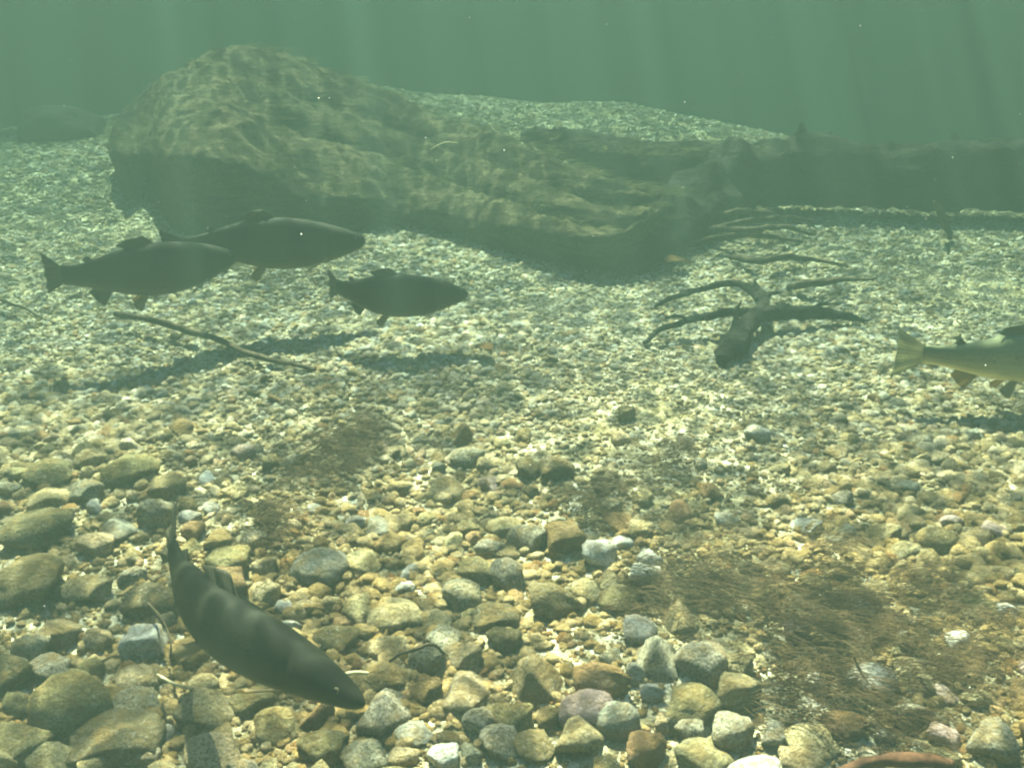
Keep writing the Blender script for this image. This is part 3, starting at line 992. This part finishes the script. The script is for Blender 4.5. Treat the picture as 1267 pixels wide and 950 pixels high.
HAND = [  # pixel centre x, y, pixel width, height ratio, class, own label
    (531, 819, 45, 1.0, 'grey'), (579, 859, 64, 0.6, 'tan', 'flat-topped sunlit yellow-tan cobble near the large trout head'), (660, 846, 74, 0.85, 'olive', 'big wedge-shaped olive cobble with a yellow-green upper face'),
    (632, 888, 62, 0.75, 'olive'), (594, 897, 37, 0.95, 'grey'), (478, 887, 62, 0.8, 'grey'), (513, 909, 42, 0.6, 'blue'), (490, 766, 60, 0.65, 'tan'), (612, 767, 52, 0.6, 'dark'),
    (630, 716, 44, 1.2, 'grey'), (684, 746, 70, 0.75, 'olive'), (726, 733, 38, 0.8, 'tan'), (498, 730, 26, 0.8, 'white'), (574, 816, 52, 0.8, 'tan'), (622, 920, 50, 0.8, 'grey'),
    (662, 924, 47, 0.7, 'olive'), (551, 940, 38, 0.8, 'white'), (468, 846, 62, 0.6, 'olive'), (528, 860, 47, 0.8, 'rust'), (678, 892, 32, 0.9, 'rust'),
    (749, 846, 76, 0.75, 'rust', 'broad brown-capped cobble behind the pink-white stone'), (726, 880, 58, 0.8, 'pink', 'bright pinkish white cobble touching a smooth pale egg-shaped stone'), (764, 893, 44, 1.15, 'blue', 'smooth pale egg-shaped stone leaning on the bright pinkish cobble'),
    (812, 817, 66, 0.72, 'grey', 'triangular grey granite cobble next to brown algae'), (872, 824, 60, 0.85, 'grey'), (910, 864, 60, 0.9, 'tan'), (807, 859, 34, 0.9, 'white'), (855, 880, 66, 0.7, 'olive'),
    (903, 910, 58, 0.7, 'grey'), (855, 906, 36, 0.9, 'grey'), (721, 914, 64, 0.8, 'tan'), (766, 743, 48, 0.6, 'olive'), (915, 824, 38, 0.9, 'tan'), (822, 897, 30, 0.9, 'tan'), (787, 838, 26, 1.4, 'blue'),
    (867, 938, 60, 0.6, 'tan'), (797, 932, 56, 0.8, 'rust'), (1078, 844, 50, 0.75, 'white', 'smooth bright white oval stone in the brown algae'), (1126, 887, 52, 0.8, 'grey'), (962, 910, 38, 0.9, 'blue'),
    (1005, 920, 58, 0.7, 'tan'), (992, 943, 56, 0.6, 'tan'), (1033, 775, 38, 0.8, 'olive'), (1093, 912, 22, 0.8, 'white'), (1164, 910, 32, 0.8, 'pink'), (1048, 900, 58, 0.75, 'rust'),
    (1000, 652, 36, 0.6, 'white', 'flat jagged white stone on gravel at the upper rim of the algae'), (1096, 662, 40, 0.75, 'tan'), (1159, 672, 40, 0.8, 'olive', 'rounded smooth olive cobble standing alone on the finer gravel'), (1177, 649, 24, 0.8, 'pink'), (1124, 606, 26, 0.7, 'blue'), (1043, 619, 28, 0.9, 'grey'),
    (1227, 657, 28, 0.8, 'pink'), (1247, 758, 27, 0.8, 'white'), (698, 669, 54, 0.95, 'rust', 'blocky rust-orange cobble between grey stones on the open bed'), (655, 667, 48, 0.9, 'grey'), (741, 688, 46, 0.85, 'white', 'lumpy bright white cobble beside the blocky rust stone'), (802, 697, 28, 1.2, 'white'),
    (797, 716, 50, 0.6, 'white'), (791, 657, 40, 0.5, 'tan'), (769, 648, 40, 0.5, 'rust'), (688, 584, 40, 0.9, 'dark'), (655, 583, 34, 0.9, 'dark'), (935, 538, 30, 0.8, 'white'), (774, 515, 28, 1.0, 'olive'),
    (900, 645, 34, 0.7, 'blue'), (928, 705, 30, 0.8, 'tan'), (746, 606, 22, 0.9, 'tan'), (471, 652, 42, 0.5, 'blue', 'long flat pale blue-grey stone on the open gravel'), (527, 644, 26, 0.7, 'tan'), (552, 609, 40, 0.75, 'tan'),
    (494, 606, 32, 0.7, 'tan'), (572, 543, 38, 0.9, 'rust', 'pointed brown stone slab standing tilted on fine gravel'), (575, 567, 44, 0.65, 'grey'), (396, 704, 60, 0.65, 'blue', 'smooth rounded grey-green cobble near dark algae beside the large trout'), (481, 669, 24, 0.7, 'grey'),
    (580, 657, 28, 0.9, 'olive'), (605, 681, 34, 0.9, 'grey'), (588, 708, 42, 0.8, 'olive'), (625, 655, 42, 0.7, 'tan'), (451, 697, 42, 0.7, 'tan'), (542, 581, 20, 0.9, 'blue'), (391, 632, 20, 0.8, 'white'),
    (114, 571, 36, 0.9, 'tan'), (164, 586, 66, 0.6, 'olive'), (63, 588, 60, 0.65, 'dark'), (108, 611, 46, 0.8, 'grey'), (146, 659, 54, 0.5, 'blue', 'flat pale grey-green stone near the curved tail of the large trout'), (121, 677, 46, 0.7, 'tan'),
    (45, 659, 84, 0.55, 'dark'), (194, 641, 48, 0.9, 'grey'), (263, 631, 24, 0.8, 'white'), (237, 641, 30, 0.8, 'white'), (273, 669, 40, 0.8, 'rust'), (285, 700, 58, 0.7, 'olive'), (60, 621, 44, 0.7, 'tan'),
    (207, 606, 48, 0.7, 'olive'), (179, 796, 60, 0.85, 'white', 'angular pale speckled granite cobble facing the large trout'), (88, 876, 78, 1.0, 'olive', 'large domed olive cobble with a rough pitted face'), (141, 921, 98, 0.55, 'dark', 'broad low blackish cobble in front of the domed olive one'), (172, 874, 54, 0.75, 'grey'),
    (30, 874, 46, 0.8, 'olive'), (63, 829, 50, 0.8, 'grey'), (25, 921, 76, 0.7, 'olive'), (15, 836, 66, 0.8, 'dark'), (111, 731, 60, 0.7, 'tan'), (33, 727, 86, 0.6, 'olive'), (184, 749, 60, 0.7, 'dark'),
    (278, 727, 66, 0.75, 'rust', 'square-cut rust-brown cobble just above the back of the large trout'), (232, 812, 42, 0.9, 'rust'), (167, 844, 48, 0.7, 'tan'), (141, 863, 40, 0.8, 'rust'), (252, 885, 62, 0.7, 'tan'), (207, 907, 24, 0.9, 'white'),
    (265, 934, 66, 0.7, 'tan'), (172, 938, 42, 0.8, 'grey'), (65, 943, 52, 0.7, 'tan'), (10, 943, 44, 0.7, 'tan'), (121, 946, 48, 0.6, 'tan'), (40, 803, 44, 0.8, 'grey'), (73, 788, 50, 0.7, 'tan'), (126, 793, 42, 0.8, 'tan'),
    (345, 900, 50, 0.8, 'olive'), (400, 930, 56, 0.7, 'olive'), (330, 735, 40, 0.9, 'tan'), (360, 780, 34, 0.9, 'white'), (420, 790, 56, 0.6, 'olive'), (375, 760, 30, 0.9, 'tan'), (450, 940, 50, 0.7, 'grey'),
]
for h in sorted(HAND, key=lambda q: -len(q)):
    x, y, w, hr, cls = h[:5]
    lab, shape = (h[5] if len(h) > 5 else None), None
    d0 = (on_ground(x, y) - CAMP).length
    r = 0.5 * w * d0 / FPX / (1.08 if x < 330 else 1.0)
    c = on_ground(x, y, 0.32 * r * hr)
    if lab:
        for start, name, sh in SHORT:
            if lab.startswith(start):
                shape = sh
                LANDMARKS.append((c.x, c.y, r, name))
    put_stone(c, r, r * random.uniform(0.75, 1.0), r * hr * random.uniform(0.85, 1.0), cls, random.uniform(-0.3, 0.3), lab, k=shape, tilt=0.12)

# fill the cobbled ground between them
cls_names = ['grey', 'tan', 'olive', 'white', 'rust', 'dark', 'blue', 'pink']
cls_w = [0.22, 0.32, 0.20, 0.09, 0.07, 0.05, 0.03, 0.02]
tries = 0
want = 300
while len(placed) < want and tries < 40000:
    tries += 1
    px, py = random.uniform(-40, 1307), 1010 - 480 * random.random() ** 1.35
    g = on_ground(px, py)
    if py > 720:
        r = random.choice((0.035, 0.029, 0.024, 0.020)) * random.uniform(0.85, 1.1)
    elif px < 330:
        r = random.choice((0.030, 0.024, 0.019)) * random.uniform(0.8, 1.1)
    else:
        r = random.uniform(0.017, 0.027)
        if random.random() < 0.55:
            continue
    if px > 780 and 690 < py < 840 and random.random() < 0.5:
        continue
    if any((g.x - a) ** 2 + (g.y - b) ** 2 < (0.84 * (r + q)) ** 2 for a, b, q in placed):
        continue
    cls = random.choices(cls_names, cls_w)[0]
    if py < 640 and cls in ('dark', 'olive') and random.random() < 0.6:
        cls = 'tan'
    rz = r * random.uniform(0.55, 0.85)
    put_stone(g + Vector((0, 0, rz * 0.22)), r, r * random.uniform(0.65, 0.95), rz, cls, random.uniform(0, 6.28))

# far rock in the gloom at the left
bo = on_ground(66, 176)
me = stone_mesh(33, 4)
me.materials.append(M_LOG)
b = link('boulder', me, label='dim dark boulder half lost in murk left of the mossy trunk', cat='boulder')
b.location = bo + Vector((0, 0.2, 0.04))
b.scale = (0.22, 0.2, 0.13)

# ------------------------------------------------------------------ the gravel: uncountable, instanced on points
pebbles = bpy.data.collections.new('pebble_shapes')
for k in range(8):
    me = stone_mesh(50 + k, 2)
    me.materials.append(GRAVEL)
    po = bpy.data.objects.new('pebble_shape', me)
    pebbles.objects.link(po)

pal = np.array([[0.46, 0.44, 0.33], [0.50, 0.44, 0.28], [0.40, 0.34, 0.19], [0.68, 0.66, 0.55], [0.36, 0.24, 0.12], [0.24, 0.21, 0.12], [0.46, 0.48, 0.42], [0.55, 0.45, 0.33], [0.56, 0.52, 0.38]])
palw = np.array([0.2, 0.2, 0.13, 0.13, 0.05, 0.09, 0.06, 0.04, 0.10])
zones = [  # y range, half width at the near and far side, count, radius range
    (0.75, 1.9, 0.95, 1.5, 19000, (0.004, 0.012)),
    (1.0, 2.6, 1.2, 1.9, 4600, (0.010, 0.019)),
    (0.75, 2.2, 0.95, 1.7, 34000, (0.002, 0.006)),
    (2.2, 3.8, 1.7, 2.6, 36000, (0.0028, 0.007)),
    (1.9, 3.4, 1.5, 2.4, 42000, (0.0045, 0.0135)),
    (3.4, 5.6, 2.4, 3.6, 44000, (0.006, 0.0155)),
    (5.6, 8.0, 3.6, 4.6, 40000, (0.008, 0.018)),
]
P_, S_, T_, Q_ = [], [], [], []
for y0, y1, w0, w1, n, (r0, r1) in zones:
    t = rng.random(n)
    yy = y0 + (y1 - y0) * t
    xx = (rng.random(n) * 2 - 1) * (w0 + (w1 - w0) * t)
    rr = r0 + (r1 - r0) * rng.random(n) ** 2.0
    for x, y, r in zip(xx, yy, rr):
        z = height(x, y)
        r *= 0.95 + 0.75 * noise.noise(Vector((x * 1.7, y * 1.7, 11.0)))
        P_.append((x, y, z + r * 0.12))
        a = rng.random(3)
        S_.append((r * (0.8 + 0.4 * a[0]), r * (0.7 + 0.3 * a[1]), r * (0.5 + 0.35 * a[2])))
        Q_.append((rng.normal(0, 0.3), rng.normal(0, 0.3), rng.random() * 6.28))
    c = pal[rng.choice(len(pal), n, p=palw)] * (0.75 + 0.5 * rng.random((n, 1)))
    film = np.clip((2.5 - yy) / 1.1, 0, 1)[:, None]      # near the big cobbles the pebbles wear a brownish algae film
    c = c * (1 - film * np.array([0.22, 0.40, 0.64]))
    T_.append(c)
T_ = np.clip(np.concatenate(T_), 0, 0.8)
gm = mesh('gravel', P_, [])
npnt = len(P_)
for nm, ty, arr in (('sz', 'FLOAT_VECTOR', S_), ('rt', 'FLOAT_VECTOR', Q_)):
    a = gm.attributes.new(nm, ty, 'POINT')
    a.data.foreach_set('vector', np.array(arr, dtype=np.float32).ravel())
a = gm.attributes.new('tint', 'FLOAT_COLOR', 'POINT')
a.data.foreach_set('color', np.concatenate([T_, np.ones((npnt, 1))], 1).astype(np.float32).ravel())
gravel = link('gravel', gm, kind='stuff')
gm.materials.append(GRAVEL)
ng = bpy.data.node_groups.new('gravel_scatter', 'GeometryNodeTree')
ng.interface.new_socket('Geometry', in_out='INPUT', socket_type='NodeSocketGeometry')
ng.interface.new_socket('Geometry', in_out='OUTPUT', socket_type='NodeSocketGeometry')
gi, go = ng.nodes.new('NodeGroupInput'), ng.nodes.new('NodeGroupOutput')
ci = ng.nodes.new('GeometryNodeCollectionInfo')
ci.inputs['Collection'].default_value = pebbles
ci.inputs['Separate Children'].default_value = True
ci.inputs['Reset Children'].default_value = True
mp = ng.nodes.new('GeometryNodeMeshToPoints')
ip = ng.nodes.new('GeometryNodeInstanceOnPoints')
ip.inputs['Pick Instance'].default_value = True


def named(nm):
    n = ng.nodes.new('GeometryNodeInputNamedAttribute')
    n.data_type = 'FLOAT_VECTOR'
    n.inputs['Name'].default_value = nm
    return n.outputs['Attribute']


er = ng.nodes.new('FunctionNodeEulerToRotation')
ng.links.new(named('rt'), er.inputs[0])
ng.links.new(gi.outputs[0], mp.inputs['Mesh'])
ng.links.new(mp.outputs[0], ip.inputs['Points'])
ng.links.new(ci.outputs[0], ip.inputs['Instance'])
ng.links.new(er.outputs[0], ip.inputs['Rotation'])
ng.links.new(named('sz'), ip.inputs['Scale'])
ng.links.new(ip.outputs[0], go.inputs[0])
md = gravel.modifiers.new('scatter', 'NODES')
md.node_group = ng

# ================================================================== brown algae tufts among the stones
TUFTS = [  # pixel x, y, strands, length, spread, label
    (790, 742, 420, 0.075, 0.035), (850, 735, 520, 0.09, 0.045), (905, 722, 420, 0.08, 0.045), (960, 745, 420, 0.08, 0.045), (1000, 790, 520, 0.085, 0.045), (1040, 770, 420, 0.08, 0.04),
    (990, 838, 520, 0.085, 0.042), (1040, 862, 360, 0.075, 0.035), (1132, 815, 420, 0.08, 0.035), (1105, 745, 300, 0.07, 0.035), (1170, 745, 260, 0.07, 0.035), (1235, 800, 320, 0.08, 0.04),
    (1085, 905, 260, 0.07, 0.03), (950, 880, 260, 0.07, 0.03), (1010, 700, 280, 0.07, 0.04), (850, 690, 240, 0.065, 0.035), (1190, 850, 300, 0.07, 0.04),
]
SMALL = [(400, 560, 360, 0.075, 0.045), (440, 545, 220, 0.065, 0.035), (325, 655, 340, 0.07, 0.045), (735, 625, 260, 0.06, 0.04), (815, 575, 220, 0.06, 0.04), (375, 590, 220, 0.06, 0.035), (1150, 590, 0, 0, 0)]


def tuft(px, py, n, L, spread, label, group, m):
    base = on_ground(px, py)
    sp = []
    for _ in range(max(1, n // 17)):
        x, y = base.x + random.gauss(0, spread), base.y + random.gauss(0, spread)
        sp.append((Vector((x, y, height(x, y) + random.uniform(0.0, 0.035))), Vector((0, 0, 1))))
    v, f = strands(sp, L, 10, FLOW, 0.008, 0.00065, 0.75, 0.28)
    near = beside(base.x, base.y, 0.03, 0.12)
    e = empty('algae_tuft', base, label.split(' algae')[0] + ' algae patch trailing beside the ' + near if near else label, 'algae', group)
    child_mesh('filaments', v, f, m, e, base, kind='stuff')


for t in TUFTS:
    tuft(*t, 'feathery brown algae tuft trailing over small cobbles in the broad brown weed bed', 'brown algae around the white stone', M_ALGAE)
for i, t in enumerate(SMALL):
    if t[2]:
        tuft(t[0], t[1], t[2] * 2, *t[3:], 'small dark algae clump on the open gravel away from the white oval stone', 'small algae clumps on the open gravel', M_ALGAE)

# ------------------------------------------------------------------ specks drifting in the water
sv, sf = [], []
for _ in range(260):
    d = ray(random.uniform(-150, 1417), random.uniform(-60, 900))
    p = CAMP + d * random.uniform(0.5, 3.2)
    if p.z < height(p.x, p.y) + 0.06 or p.z > WATER_Z - 0.05:
        continue
    r = random.uniform(0.0003, 0.0007)
    k = len(sv)
    for q in ((1, 0, 0), (-1, 0, 0), (0, 1, 0), (0, -1, 0), (0, 0, 1), (0, 0, -1)):
        sv.append(p + Vector(q) * r * random.uniform(0.7, 1.3))
    sf += [(k, k + 2, k + 4), (k + 2, k + 1, k + 4), (k + 1, k + 3, k + 4), (k + 3, k, k + 4), (k + 2, k, k + 5), (k + 1, k + 2, k + 5), (k + 3, k + 1, k + 5), (k, k + 3, k + 5)]
link('drifting_specks', mesh('drifting_specks', sv, sf), M_SPECK, kind='stuff')
